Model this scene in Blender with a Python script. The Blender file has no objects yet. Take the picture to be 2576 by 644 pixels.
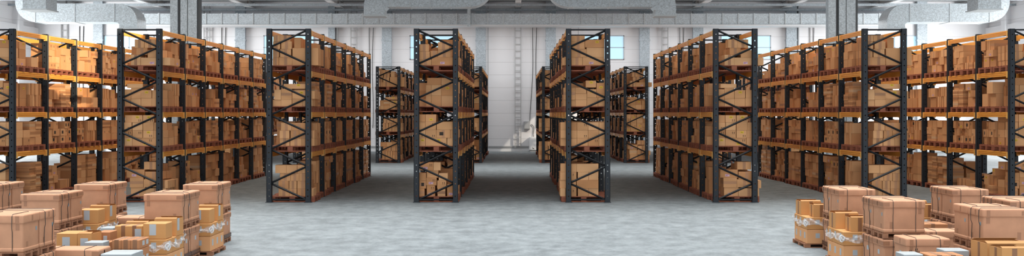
import bpy, bmesh, math, random
from mathutils import Vector, Matrix
from mathutils.bvhtree import BVHTree

SC = bpy.context.scene
COL = SC.collection
PI = math.pi
D0 = 26.2                 # distance of the front rack faces
PXM = 101.0               # image pixels per metre at D0 (2576 wide frame)
CAMZ = 2.22
HOR = 285.4               # image row of the horizon

# ------------------------------------------------------------------ materials
def new_mat(name):
    m = bpy.data.materials.new(name); m.use_nodes = True
    nt = m.node_tree
    return m, nt, nt.nodes['Principled BSDF']

def plain(name, col, rough=0.6, metal=0.0, var=0.0, scale=8.0, bump=0.0, emis=0.0, stretch=None, spec=0.5):
    m, nt, b = new_mat(name)
    b.inputs['Roughness'].default_value = rough
    b.inputs['Metallic'].default_value = metal
    b.inputs['Specular IOR Level'].default_value = spec
    b.inputs['Base Color'].default_value = (*col, 1)
    if emis:
        b.inputs['Emission Color'].default_value = (*col, 1)
        b.inputs['Emission Strength'].default_value = emis
    if var or bump:
        tc = nt.nodes.new('ShaderNodeTexCoord'); no = nt.nodes.new('ShaderNodeTexNoise')
        no.inputs['Scale'].default_value = scale; no.inputs['Detail'].default_value = 4
        src = tc.outputs['Object']
        if stretch:
            mp = nt.nodes.new('ShaderNodeMapping'); mp.inputs['Scale'].default_value = stretch
            nt.links.new(src, mp.inputs['Vector']); src = mp.outputs['Vector']
        nt.links.new(src, no.inputs['Vector'])
        if var:
            mx = nt.nodes.new('ShaderNodeMix'); mx.data_type = 'RGBA'
            mx.inputs[6].default_value = (*[c * (1 - var) for c in col], 1)
            mx.inputs[7].default_value = (*[min(1, c * (1 + var)) for c in col], 1)
            nt.links.new(no.outputs['Fac'], mx.inputs[0])
            nt.links.new(mx.outputs[2], b.inputs['Base Color'])
        if bump:
            bp = nt.nodes.new('ShaderNodeBump'); bp.inputs['Strength'].default_value = bump
            bp.inputs['Distance'].default_value = 0.01
            nt.links.new(no.outputs['Fac'], bp.inputs['Height']); nt.links.new(bp.outputs['Normal'], b.inputs['Normal'])
    return m

def galvanised(name, base, rough=0.42, metal=0.55):
    m, nt, b = new_mat(name)
    tc = nt.nodes.new('ShaderNodeTexCoord')
    vo = nt.nodes.new('ShaderNodeTexVoronoi'); vo.inputs['Scale'].default_value = 24
    no = nt.nodes.new('ShaderNodeTexNoise'); no.inputs['Scale'].default_value = 7; no.inputs['Detail'].default_value = 8; no.inputs['Roughness'].default_value = .75
    nt.links.new(tc.outputs['Object'], vo.inputs['Vector']); nt.links.new(tc.outputs['Object'], no.inputs['Vector'])
    mx = nt.nodes.new('ShaderNodeMix'); mx.data_type = 'RGBA'
    mx.inputs[6].default_value = (*[c * .5 for c in base], 1); mx.inputs[7].default_value = (*[min(1, c * 1.3) for c in base], 1)
    ma = nt.nodes.new('ShaderNodeMath'); ma.operation = 'MULTIPLY_ADD'; ma.inputs[1].default_value = .45
    sp = nt.nodes.new('ShaderNodeSeparateColor')
    nt.links.new(vo.outputs['Color'], sp.inputs[0]); nt.links.new(sp.outputs[0], ma.inputs[0])
    sc = nt.nodes.new('ShaderNodeMath'); sc.operation = 'MULTIPLY'; sc.inputs[1].default_value = .62
    nt.links.new(no.outputs['Fac'], sc.inputs[0]); nt.links.new(sc.outputs[0], ma.inputs[2])
    nt.links.new(ma.outputs[0], mx.inputs[0]); nt.links.new(mx.outputs[2], b.inputs['Base Color'])
    b.inputs['Roughness'].default_value = rough; b.inputs['Metallic'].default_value = metal
    return m

def wood(name, dark, light):
    m, nt, b = new_mat(name)
    tc = nt.nodes.new('ShaderNodeTexCoord'); mp = nt.nodes.new('ShaderNodeMapping'); mp.inputs['Scale'].default_value = (2, 14, 30)
    no = nt.nodes.new('ShaderNodeTexNoise'); no.inputs['Scale'].default_value = 2.5; no.inputs['Detail'].default_value = 6
    rp = nt.nodes.new('ShaderNodeValToRGB')
    rp.color_ramp.elements[0].position = .3; rp.color_ramp.elements[0].color = (*dark, 1)
    rp.color_ramp.elements[1].position = .7; rp.color_ramp.elements[1].color = (*light, 1)
    nt.links.new(tc.outputs['Object'], mp.inputs['Vector']); nt.links.new(mp.outputs['Vector'], no.inputs['Vector'])
    nt.links.new(no.outputs['Fac'], rp.inputs['Fac']); nt.links.new(rp.outputs['Color'], b.inputs['Base Color'])
    b.inputs['Roughness'].default_value = .75
    return m

def concrete_floor():
    m, nt, b = new_mat('concrete_floor')
    tc = nt.nodes.new('ShaderNodeTexCoord')
    def noise(scale, sx, sy, det=6):
        mp = nt.nodes.new('ShaderNodeMapping'); mp.inputs['Scale'].default_value = (sx, sy, 1)
        n = nt.nodes.new('ShaderNodeTexNoise'); n.inputs['Scale'].default_value = scale; n.inputs['Detail'].default_value = det; n.inputs['Roughness'].default_value = .62
        nt.links.new(tc.outputs['Object'], mp.inputs['Vector']); nt.links.new(mp.outputs['Vector'], n.inputs['Vector'])
        return n
    a = noise(.5, 1, 1); c = noise(3.2, 1, .8, 9); d = noise(16, 1, 1)
    def ma(op, x, y, z=None):
        n = nt.nodes.new('ShaderNodeMath'); n.operation = op
        for i, v in enumerate((x, y, z)):
            if v is None: continue
            if isinstance(v, (int, float)): n.inputs[i].default_value = v
            else: nt.links.new(v, n.inputs[i])
        return n.outputs[0]
    f = ma('MULTIPLY_ADD', a.outputs['Fac'], .22, ma('MULTIPLY_ADD', c.outputs['Fac'], .56, ma('MULTIPLY', d.outputs['Fac'], .22)))
    rp = nt.nodes.new('ShaderNodeValToRGB')
    rp.color_ramp.elements[0].position = .38; rp.color_ramp.elements[0].color = (.122, .137, .144, 1)
    rp.color_ramp.elements[1].position = .64; rp.color_ramp.elements[1].color = (.245, .27, .28, 1)
    nt.links.new(f, rp.inputs['Fac']); nt.links.new(rp.outputs['Color'], b.inputs['Base Color'])
    rr = nt.nodes.new('ShaderNodeMapRange'); rr.inputs['To Min'].default_value = .62; rr.inputs['To Max'].default_value = .8; b.inputs['Specular IOR Level'].default_value = .18
    nt.links.new(c.outputs['Fac'], rr.inputs['Value']); nt.links.new(rr.outputs[0], b.inputs['Roughness'])
    bp = nt.nodes.new('ShaderNodeBump'); bp.inputs['Strength'].default_value = .12; bp.inputs['Distance'].default_value = .01
    nt.links.new(f, bp.inputs['Height']); nt.links.new(bp.outputs['Normal'], b.inputs['Normal'])
    return m

def panel_wall(name, col):
    # insulated wall panels: horizontal joints every 0.745 m
    m, nt, b = new_mat(name)
    tc = nt.nodes.new('ShaderNodeTexCoord'); sp = nt.nodes.new('ShaderNodeSeparateXYZ')
    nt.links.new(tc.outputs['Object'], sp.inputs[0])
    w = nt.nodes.new('ShaderNodeMath'); w.operation = 'PINGPONG'; w.inputs[1].default_value = .3725
    nt.links.new(sp.outputs['Z'], w.inputs[0])
    lt = nt.nodes.new('ShaderNodeMath'); lt.operation = 'LESS_THAN'; lt.inputs[1].default_value = .012
    nt.links.new(w.outputs[0], lt.inputs[0])
    no = nt.nodes.new('ShaderNodeTexNoise'); no.inputs['Scale'].default_value = .6; no.inputs['Detail'].default_value = 5
    nt.links.new(tc.outputs['Object'], no.inputs['Vector'])
    mx = nt.nodes.new('ShaderNodeMix'); mx.data_type = 'RGBA'
    b.inputs['Specular IOR Level'].default_value = .25; mx.inputs[6].default_value = (*[c * .95 for c in col], 1); mx.inputs[7].default_value = (*[min(1, c * 1.05) for c in col], 1)
    nt.links.new(no.outputs['Fac'], mx.inputs[0])
    m2 = nt.nodes.new('ShaderNodeMix'); m2.data_type = 'RGBA'; m2.inputs[7].default_value = (*[c * .78 for c in col], 1)
    nt.links.new(lt.outputs[0], m2.inputs[0]); nt.links.new(mx.outputs[2], m2.inputs[6])
    nt.links.new(m2.outputs[2], b.inputs['Base Color']); b.inputs['Roughness'].default_value = .55
    return m

def clear_wrap():
    m, nt, b = new_mat('clear_plastic_wrap')
    out = nt.nodes['Material Output']
    tr = nt.nodes.new('ShaderNodeBsdfTransparent'); mx = nt.nodes.new('ShaderNodeMixShader'); mx.inputs[0].default_value = .38
    b.inputs['Base Color'].default_value = (.75, .78, .8, 1); b.inputs['Roughness'].default_value = .12
    nt.links.new(tr.outputs[0], mx.inputs[1]); nt.links.new(b.outputs[0], mx.inputs[2]); nt.links.new(mx.outputs[0], out.inputs['Surface'])
    return m

CARD = [plain('carton_board_' + n, c, .8, var=.05, scale=3) for n, c in (
    ('tan', (.62, .31, .135)), ('amber', (.67, .345, .155)), ('brown', (.52, .245, .10)), ('pale', (.70, .38, .18)), ('ochre', (.56, .26, .105)))]
TAPE = [plain('brown_tape', (.38, .175, .075), .45), plain('tan_tape', (.46, .215, .095), .45), plain('pale_tape', (.66, .42, .24), .45)]
M_PRINT = plain('box_print_ink', (.035, .022, .015), .8)
M_YEL = plain('yellow_sticker_paper', (.75, .47, .03), .6)
M_PUR = plain('purple_white_label', (.62, .42, .48), .6)
M_PURD = plain('purple_label_print', (.35, .10, .22), .6)
M_WHITE = plain('white_label_paper', (.62, .64, .66), .6)
BOXMATS = CARD + TAPE + [M_PRINT, M_YEL, M_PUR, M_PURD, M_WHITE]
I_TAPE, I_PRINT, I_YEL, I_PUR, I_PURD, I_WHITE = 5, 8, 9, 10, 11, 12
M_POST = plain('dark_grey_rack_steel', (.018, .023, .030), .5, .0, var=.12, scale=5, spec=.35)
M_BRACE = plain('black_brace_steel', (.010, .012, .015), .5, .0, spec=.3)
M_BEAM = plain('orange_beam_paint', (.80, .36, .062), .4, var=.05, scale=6)
M_CONN_LIT = plain('orange_paint_lit', (.84, .44, .11), .38)  # same beam paint, lightened for the light on the connector plates
M_PALLET = wood('pallet_wood_red', (.16, .045, .025), (.40, .125, .062))
M_CPALLET = wood('pallet_wood_brown', (.20, .085, .045), (.36, .165, .085))
M_FLOOR = concrete_floor()
M_WALL = panel_wall('pale_wall_panels', (.76, .76, .78))
M_CEIL = plain('ceiling_sheet', (.37, .38, .39), .7, var=.06, scale=.8)
M_GALV = galvanised('galvanised_sheet', (.58, .64, .68), .42, .3)
M_GALVD = galvanised('galvanised_column', (.40, .45, .49), .5, .35)
M_RECESS = plain('recess_shade', (.05, .055, .06), .5)  # near-black puts the shade of the column recesses into the colour
M_RIB = plain('duct_flange', (.56, .60, .62), .45, .3)
M_WHITEM = plain('white_painted_steel', (.74, .76, .78), .5)
M_GREYM = plain('grey_painted_steel', (.36, .37, .38), .5, var=.05, scale=4)
M_LADDER = plain('ladder_steel', (.40, .405, .41), .5, .1)
M_CABLE = plain('black_cable_rubber', (.03, .03, .03), .6)
M_SKY = plain('bright_window_pane', (.46, .72, .86), .3, emis=.5)
M_DAY = plain('daylight_window_pane', (.9, .96, 1.0), .2, emis=1.0)
M_FRAME = plain('window_frame_grey', (.40, .43, .47), .5)
M_CRATE = plain('crate_board_pink_tan', (.48, .24, .135), .72, var=.2, scale=6, bump=.15)
M_LID = plain('crate_lid_board', (.50, .25, .142), .7, var=.2, scale=7, bump=.15)
M_CTAPE = plain('crate_brown_tape', (.33, .155, .082), .5)
M_STRAP = plain('dark_strap', (.012, .022, .026), .45)
M_WRAPBAND = plain('dark_wrap_band', (.06, .028, .02), .35)
M_PAPER = plain('grey_paper_label', (.40, .44, .47), .6)
M_BLUE = plain('blue_grey_tag', (.22, .29, .33), .5)
M_GOLD = plain('golden_carton_board', (.54, .265, .09), .75, var=.07, scale=5)
M_GOLDIN = plain('carton_inside', (.40, .20, .07), .85)
M_RUST = plain('rust_carton_board', (.42, .18, .075), .75, var=.07, scale=5)
M_GREY = plain('grey_carton_board', (.34, .37, .385), .7, var=.06, scale=5)
M_DTAPE = plain('dark_carton_tape', (.24, .11, .05), .45)
M_WRAP = clear_wrap()

# ------------------------------------------------------------------ mesh helpers
class MB:
    def __init__(s): s.v, s.f, s.m = [], [], []
    def quad(s, pts, mi=0):
        b = len(s.v); s.v += [tuple(p) for p in pts]; s.f.append(tuple(range(b, b + len(pts)))); s.m.append(mi)
    def box(s, x0, x1, y0, y1, z0, z1, mi=0):
        b = len(s.v)
        s.v += [(x0, y0, z0), (x1, y0, z0), (x1, y1, z0), (x0, y1, z0), (x0, y0, z1), (x1, y0, z1), (x1, y1, z1), (x0, y1, z1)]
        for q in ((0, 3, 2, 1), (4, 5, 6, 7), (0, 1, 5, 4), (1, 2, 6, 5), (2, 3, 7, 6), (3, 0, 4, 7)):
            s.f.append(tuple(b + i for i in q)); s.m.append(mi)
    def prism(s, prof, axis, a0, a1, mi=0, closed=True):
        # extrude 2-D profile: axis 'z': (x,y); 'x': (y,z); 'y': (x,z)
        def P(p, a):
            return {'z': (p[0], p[1], a), 'x': (a, p[0], p[1]), 'y': (p[0], a, p[1])}[axis]
        b = len(s.v); n = len(prof)
        s.v += [P(p, a0) for p in prof] + [P(p, a1) for p in prof]
        for i in range(n if closed else n - 1):
            j = (i + 1) % n
            s.f.append((b + i, b + j, b + n + j, b + n + i)); s.m.append(mi)
        if closed:
            s.f.append(tuple(b + i for i in reversed(range(n)))); s.m.append(mi)
            s.f.append(tuple(b + n + i for i in range(n))); s.m.append(mi)
    def tube(s, pts, r, mi=0, n=6, cap=True):
        pts = [Vector(p) for p in pts]; b = len(s.v); k = len(pts)
        up = None
        for i, p in enumerate(pts):
            t = (pts[min(i + 1, k - 1)] - pts[max(i - 1, 0)]).normalized()
            if up is None: up = Vector((0, 0, 1)) if abs(t.z) < .9 else Vector((1, 0, 0))
            a = t.cross(up)
            if a.length < 1e-5: a = t.cross(Vector((0, 1, 0)))
            a.normalize(); c = a.cross(t).normalized(); up = c
            for q in range(n):
                w = 2 * PI * q / n
                s.v.append(tuple(p + a * (r * math.cos(w)) + c * (r * math.sin(w))))
        for i in range(k - 1):
            for q in range(n):
                q2 = (q + 1) % n
                s.f.append((b + i * n + q, b + i * n + q2, b + (i + 1) * n + q2, b + (i + 1) * n + q)); s.m.append(mi)
        if cap:
            s.f.append(tuple(b + q for q in reversed(range(n)))); s.m.append(mi)
            s.f.append(tuple(b + (k - 1) * n + q for q in range(n))); s.m.append(mi)
    def bar(s, p, q, w, mi=0):
        # square bar from p to q
        s.tube([p, q], w * .7071, mi, 4)
    def mesh(s, name, mats):
        me = bpy.data.meshes.new(name); me.from_pydata(s.v, [], s.f)
        for m in (mats if isinstance(mats, (list, tuple)) else [mats]): me.materials.append(m)
        me.polygons.foreach_set('material_index', s.m)
        bm = bmesh.new(); bm.from_mesh(me); bmesh.ops.recalc_face_normals(bm, faces=bm.faces); bm.to_mesh(me); bm.free()
        me.update(); return me

def link(name, me, parent=None, loc=None):
    o = bpy.data.objects.new(name, me); COL.objects.link(o)
    if parent is not None: o.parent = parent
    if loc is not None: o.location = loc
    return o
def empty(name, loc=(0, 0, 0)):
    o = bpy.data.objects.new(name, None); COL.objects.link(o); o.location = loc; o.empty_display_size = .1; return o
def tag(o, label=None, cat=None, group=None, kind=None):
    if label: o['label'] = label
    if cat: o['category'] = cat
    if group: o['group'] = group
    if kind: o['kind'] = kind
    return o
def struct(name, mb, mats, label=None, cat=None):
    o = link(name, mb.mesh(name, mats)); tag(o, label, cat, None, 'structure'); return o
def rounded(x0, x1, y0, y1, z0, z1, r, seg=2):
    bm = bmesh.new(); bmesh.ops.create_cube(bm, size=1)
    for v in bm.verts:
        v.co = Vector(((x0 + x1) / 2 + v.co.x * (x1 - x0), (y0 + y1) / 2 + v.co.y * (y1 - y0), (z0 + z1) / 2 + v.co.z * (z1 - z0)))
    bmesh.ops.bevel(bm, geom=list(bm.edges), offset=r, segments=seg, profile=.6, affect='EDGES')
    for f in bm.faces: f.smooth = False
    return bm
def bm_mesh(name, bm, mat):
    me = bpy.data.meshes.new(name); bm.to_mesh(me); bm.free(); me.materials.append(mat); return me
def smooth(me):
    me.polygons.foreach_set('use_smooth', [True] * len(me.polygons)); return me

def px(X, Y): return 1288 + X * PXM * D0 / Y
def X_at(p, Y): return (p - 1288) / (PXM * D0 / Y)
def Z_at(p, Y): return CAMZ - (p - HOR) / (PXM * D0 / Y)

ORD = ['first', 'second', 'third', 'fourth', 'fifth', 'sixth', 'seventh', 'eighth', 'ninth', 'tenth', 'eleventh', 'twelfth',
       'thirteenth', 'fourteenth', 'fifteenth', 'sixteenth', 'seventeenth', 'eighteenth', 'nineteenth', 'twentieth']

# ------------------------------------------------------------------ room
HW, YB, YF, ZC = 27.9, 61.5, -4.0, 8.75
def room():
    b = MB(); b.box(-HW - .3, HW + .3, YF - 6, YB + .3, -.3, 0); struct('floor', b, M_FLOOR, 'pale grey mottled concrete warehouse floor', 'floor')
    b = MB(); b.box(-HW - .3, HW + .3, YF, YB + .3, ZC, ZC + .2); struct('ceiling', b, M_CEIL, 'grey sheet metal ceiling over the hall', 'ceiling')
    b = MB(); b.box(-HW - .3, HW + .3, YB, YB + .3, 0, ZC); struct('wall_back', b, M_WALL, 'pale panelled wall at the far end of the hall', 'wall')
    # side walls with assumed tall daylight windows near the far corners
    for nm, sx in (('wall_left', -1), ('wall_right', 1)):
        b = MB(); x0, x1 = sorted((sx * HW, sx * (HW + .3)))
        b.box(x0, x1, YF, YB, 0, 1.2); b.box(x0, x1, YF, YB, 6.6, ZC)
        ys = [YF, 6, 14, 20, 28, 34, 42, 48, 57.2, YB]
        for i in range(0, len(ys), 2): b.box(x0, x1, ys[i], ys[i + 1], 1.2, 6.6)
        struct(nm, b, M_WALL, ('pale panelled side wall beside the first rack' if sx < 0 else 'pale panelled side wall beside the eighth rack'), 'wall')
    n = 1
    for xc, w in ((325, 126), (727, 127), (1094, 126), (1507, 126), (1876, 126), (2250, 126)):
        X = X_at(xc, YB); W = w / 43.03; z0, z1 = 5.36, 6.78
        fr = MB(); t = .05
        for a0, a1, c0, c1 in ((X - W / 2, X + W / 2, z0, z0 + t), (X - W / 2, X + W / 2, z1 - t, z1), (X - W / 2, X - W / 2 + t, z0, z1), (X + W / 2 - t, X + W / 2, z0, z1),
                               (X - .022, X + .022, z0, z1), (X - W / 2, X + W / 2, (z0 + z1) / 2 - .022, (z0 + z1) / 2 + .022)):
            fr.box(a0, a1, YB - .06, YB - .001, c0, c1)
        o = struct('window_%d' % n, fr, M_FRAME, 'pale blue four pane window high in the far wall', 'window')
        g = MB(); g.box(X - W / 2 + .02, X + W / 2 - .02, YB - .03, YB - .004, z0 + .02, z1 - .02); link('pane', g.mesh('pane', M_SKY), o)
        n += 1
    for sx in (-1, 1):
        for y0, y1 in ((6, 14), (20, 28), (34, 42), (48, 57.2)):
            x = sx * (HW + .12); fr = MB()
            for a0, a1, c0, c1 in ((y0, y1, 1.2, 1.3), (y0, y1, 6.5, 6.6), (y0, y0 + .1, 1.2, 6.6), (y1 - .1, y1, 1.2, 6.6), (y0, y1, 3.85, 3.93)) + tuple((y0 + (y1 - y0) * k / 4 - .03, y0 + (y1 - y0) * k / 4 + .03, 1.2, 6.6) for k in (1, 2, 3)):
                fr.box(x - .06, x + .06, a0, a1, c0, c1)
            o = struct('window_%d' % n, fr, M_FRAME, 'tall bright window assumed in the side wall', 'window')
            g = MB(); g.box(x - .01, x + .01, y0 + .05, y1 - .05, 1.25, 6.55); link('pane', g.mesh('pane', M_DAY), o)
            n += 1
    b = MB(); b.box(-HW, HW, YB - .03, YB, 0, .22); b.box(-HW, HW, YB - .06, YB, .22, .32, 1); struct('baseboard_back', b, [M_WHITEM, M_GREYM], 'grey skirting band along the far wall', 'baseboard')
    b = MB()
    for pxx in (1228, 1455): b.box(X_at(pxx, YB) - .012, X_at(pxx, YB) + .012, YB - .012, YB, .34, ZC)
    struct('trim_1', b, M_GREYM, 'vertical panel joints on the far wall', 'trim')
    # wall pilasters
    for p0, p1 in ((235, 258), (592, 617), (826, 843), (961, 985), (1197, 1222), (1373, 1398), (1609, 1634), (1743, 1769), (1978, 2004), (2307, 2332)):
        c = MB(); x0, x1 = X_at(p0, YB - .2), X_at(p1, YB - .2)
        c.box(x0, x1, YB - .25, YB - .001, 0, ZC); c.box(x0 - .03, x1 + .03, YB - .28, YB - .001, 6.45, 6.53)
        struct('column', c, M_GALVD, 'flat galvanised pilaster against the far wall', 'column')
        if p0 in (826, 1978):
            e = MB(); xx = x1 + .12; e.box(xx - .03, xx + .03, YB - .2, YB - .001, 0, ZC); struct('column', e, M_GREYM, 'slim downpipe beside a far wall pilaster', 'pipe')
    # side wall pilasters and ledge, close to the far corners
    for sx in (-1, 1):
        for y in (46, 50.9, 58.8):
            c = MB(); xa, xb = sorted((sx * HW, sx * (HW - .35))); c.box(xa, xb, y, y + .5, 0, ZC); struct('column', c, M_WALL, 'white pilaster on the side wall', 'column')
        c = MB(); xa, xb = sorted((sx * HW, sx * (HW - .22))); c.box(xa, xb, 46, YB, 6.75, 7.2); struct('trim_2', c, M_WALL, 'white ledge above the side wall windows', 'trim')
    # big steel columns in the cross aisle
    for p0, p1, lab in ((428, 502, 'tall paired steel column rising behind the second rack'), (2084, 2160, 'tall paired steel column rising behind the seventh rack')):
        Y = 41.5; x0, x1 = X_at(p0, Y), X_at(p1, Y); w = x1 - x0; c = MB()
        c.box(x0, x0 + w * .25, Y, Y + .35, 0, ZC, 0)
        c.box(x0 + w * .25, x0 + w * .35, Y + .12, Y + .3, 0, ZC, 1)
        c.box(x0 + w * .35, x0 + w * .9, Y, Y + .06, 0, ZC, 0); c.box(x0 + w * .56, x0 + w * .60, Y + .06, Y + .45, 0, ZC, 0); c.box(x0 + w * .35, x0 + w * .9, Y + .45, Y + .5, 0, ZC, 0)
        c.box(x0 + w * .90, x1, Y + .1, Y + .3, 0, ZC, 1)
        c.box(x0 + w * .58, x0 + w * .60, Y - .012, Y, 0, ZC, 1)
        struct('column', c, [M_GALVD, M_RECESS], lab, 'column')
    # roof structure
    for k in range(-5, 6):
        X = X_at(1303 + 224 * k, 61); b = MB(); zb = 8.33
        b.box(X - .16, X + .16, 6, YB, zb, zb + .05, 0); b.box(X - .02, X + .02, 6, YB, zb + .05, ZC, 1); b.box(X - .13, X + .13, 6, YB, ZC - .05, ZC, 1)  # bottom flange coloured white for the light falling on it
        for y in range(8, 61, 4): b.box(X - .12, X + .12, y, y + .12, zb + .05, ZC, 1)
        struct('roof_beam', b, [M_WHITEM, M_GREYM], 'steel roof beam with lit bottom edge coloured white, running toward the far wall', 'beam')
    for y in (61.1, 58.2, 55.3, 52.4, 49.5, 46.6, 40, 34, 28, 22, 16, 10):
        b = MB(); b.box(-HW, HW, y, y + .12, 8.18, 8.3); struct('roof_purlin', b, M_GALVD, 'thin steel purlin crossing under the roof beams', 'beam')
room()

# ------------------------------------------------------------------ ducts, ladders, cables
def arc(cx, cz, r, a0, a1, n=10):
    return [(cx + r * math.cos(a0 + (a1 - a0) * i / n), cz + r * math.sin(a0 + (a1 - a0) * i / n)) for i in range(n + 1)]
def elbow_duct(Y, dep, xs_out, xs_up, zb, zt, zo, zup, name, label, step):
    """horizontal run between a down-turned outlet elbow at xs_out and an up-turned elbow at xs_up."""
    h = zt - zb; s = 1 if xs_up > xs_out else -1
    root = empty(name, ((xs_out + xs_up) / 2, Y, zb)); tag(root, label, 'duct', 'air ducts under the roof')
    off = root.location
    def T(pr): return [(off.x * 0 + (p[0] - off.x), p[1] - off.z) for p in pr]
    w = h                                           # outlet width equals run height
    # down elbow outline
    xo = xs_out
    prof = [(xo, zo), (xo + s * w, zo), (xo + s * w, zb - .12)] + [(xo + s * (w + .12), zb)] + [(xo + s * (w + .25), zb), (xo + s * (w + .25), zt)]
    prof += [(xo + s * w - s * w * math.sin(t), zt - w + w * math.cos(t)) for t in [i * PI / 20 for i in range(1, 11)]]
    m = MB(); m.prism(T(prof), 'y', 0, dep); link('outlet_elbow', m.mesh('outlet_elbow', M_GALV), root)
    m = MB(); xa, xb = sorted((xo - s * .04, xo + s * (w + .04))); m.box(xa - off.x, xb - off.x, -.04, dep + .04, zo - off.z - .05, zo - off.z + .02); link('outlet_flange', m.mesh('outlet_flange', M_RIB), root)
    # run
    xr0, xr1 = xo + s * (w + .25), xs_up - s * (h + .1)
    a, b = sorted((xr0, xr1)); m = MB(); m.box(a - off.x, b - off.x, 0, dep, 0, h); link('duct_run', m.mesh('duct_run', M_GALV), root)
    n = max(1, int(round((b - a) / step)))
    for i in range(n + 1):
        x = a + (b - a) * i / n - off.x; f = MB()
        f.box(x - .022, x + .022, -.02, dep + .02, -.02, h + .02); link('flange', f.mesh('flange', M_RIB), root)
    # up elbow
    x1 = xr1; R = h + .1
    pr = [(x1, zb)] + [(x1 + s * R * math.sin(t), zb + R - R * math.cos(t)) for t in [i * PI / 20 for i in range(1, 11)]] + [(x1 + s * R, zup), (x1 + s * .1, zup), (x1 + s * .1, zt), (x1, zt)]
    m = MB(); m.prism(T(pr), 'y', 0, dep); link('riser_elbow', m.mesh('riser_elbow', M_GALV), root)

Y = 50.0
elbow_duct(Y, 1.0, X_at(915, Y), X_at(1240, Y), Z_at(17, Y), Z_at(17, Y) + .98, Z_at(38, Y), 8.74, 'air_duct', 'galvanised duct with drop outlet over the fourth rack', 1.0)
elbow_duct(Y, 1.0, X_at(1701, Y), X_at(1374, Y), Z_at(17, Y), Z_at(17, Y) + .98, Z_at(38, Y), 8.74, 'air_duct', 'galvanised duct with drop outlet over the fifth rack', 1.0)
Y = 53.0
elbow_duct(Y, 1.3, X_at(345, Y), X_at(38, Y), Z_at(55, Y), Z_at(10, Y), Z_at(71, Y), 8.74, 'air_duct', 'speckled bent duct with drop outlet above the second rack', 2.2)
elbow_duct(Y, 1.3, X_at(2232, Y), X_at(2540, Y), Z_at(55, Y), Z_at(10, Y), Z_at(71, Y), 8.74, 'air_duct', 'speckled bent duct with drop outlet above the seventh rack', 2.2)
def drop_outlet(p0, p1, s, label):
    Y = 45.0; x0, x1 = X_at(p0, Y), X_at(p1, Y); zo = Z_at(25, Y); root = empty('drop_duct', (x0, Y, zo)); tag(root, label, 'duct', 'air ducts under the roof'); w = x1 - x0
    m = MB(); prof = [(0, .05), (w, .05), (w, 1.1), (w - .1, 1.6), (w - .3, 2.0), (-.3, 2.0), (-.08, 1.6), (0, 1.1)]
    m.prism(prof, 'y', 0, 1.1); link('duct_drop', m.mesh('duct_drop', M_GALV), root)
    m = MB(); m.box(-.06, w + .06, -.06, 1.16, 0, .05); link('outlet_flange', m.mesh('outlet_flange', M_RIB), root)
drop_outlet(57, 115, 1, 'short vertical drop duct near the side wall above the first rack')
drop_outlet(2461, 2519, -1, 'short vertical drop duct near the side wall above the eighth rack')
def long_duct():
    x0, x1 = X_at(300, 60), X_at(2276, 60); z0, z1 = 7.29, 7.92
    root = empty('long_duct', (0, 60, z0)); tag(root, 'long straight galvanised duct running the width of the far wall', 'duct')
    m = MB(); m.box(x0, x1, 0, 1.1, 0, z1 - z0); link('duct_run', m.mesh('duct_run', M_GALV), root)
    m = MB(); m.box(x0, x1, -.07, 1.12, -.085, -.002); link('lit_edge_strip', m.mesh('lit_edge_strip', M_WHITEM), root)  # white lip added to draw the light caught along the duct's lower edge
    p = 321
    fm = MB(); fm.box(-.03, .03, -.03, 0, 0, z1 - z0 + .03); me = fm.mesh('flange', M_RIB)
    while p < 2270:
        link('flange', me, root, (X_at(p, 60), 0, 0)); p += 39.4
    m = MB(); x = X_at(1179.5, 59.8); m.box(x - .09, x + .09, -.2, -.05, -.12, 1.25); link('hanger', m.mesh('hanger', M_GALV), root)
long_duct()
def ladder(pc, label):
    x = X_at(pc, YB); root = empty('wall_ladder', (x, YB - .12, .2)); tag(root, label, 'ladder', 'ladders on the far wall')
    for s in (-1, 1):
        m = MB(); m.box(s * .17 - .024, s * .17 + .024, -.04, .04, 0, 8.3); link('rail', m.mesh('rail', M_LADDER), root)
    m = MB(); m.box(-.17, .17, -.02, .02, -.02, .02); me = m.mesh('rung', M_LADDER)
    for i in range(21): link('rung', me, root, (0, 0, .25 + .3875 * i))
for pc, lab in ((164, 'grey steel ladder on the far wall behind the first rack'), (522, 'grey steel ladder on the far wall behind the second rack'), (891, 'grey steel ladder on the far wall past the third rack'),
                (1303, 'grey steel ladder on the far wall at the end of the central aisle'), (1672, 'grey steel ladder on the far wall past the sixth rack')):
    ladder(pc, lab)
def cables(pc, lab, full=False):
    for k, dx in enumerate((0, 10)):
        pts = []
        for i in range(29):
            y = 66 + (322 - 66) * i / 28
            t = i / 28
            xx = pc + dx - 3 * t + (4.5 if k == 0 else -3) * math.sin(t * 5.2 + .4 * k) * t
            pts.append((X_at(xx, YB), YB - .04, Z_at(y, YB)))
        if full and k == 0: pts = pts[:27] + [(X_at(1333, YB), YB - .05, Z_at(308, YB))]
        m = MB(); m.tube(pts, .019, 0, 6); o = link('wall_cable', m.mesh('wall_cable', M_CABLE)); tag(o, lab[k], 'cable', 'cables on the far wall')
cables(201, ('thin cable behind the first rack, the one nearer its ladder', 'thin cable behind the first rack, the one away from its ladder'))
cables(558, ('thin cable behind the second rack, the one nearer its ladder', 'thin cable behind the second rack, the one away from its ladder'))
cables(929, ('black hanging cable past the third rack, the one nearer the ladder', 'black hanging cable past the third rack, the one away from the ladder'))
cables(1340, ('black hanging cable by the central ladder, feeding the grey switch box', 'black hanging cable by the central ladder, half hidden by the rack'), True)
cables(1710, ('black hanging cable past the sixth rack, the one nearer the ladder', 'black hanging cable past the sixth rack, the one away from the ladder'))
cables(2037, ('thin black cable behind the seventh rack, nearer the pilaster', 'thin black cable behind the seventh rack, away from the pilaster'))
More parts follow.
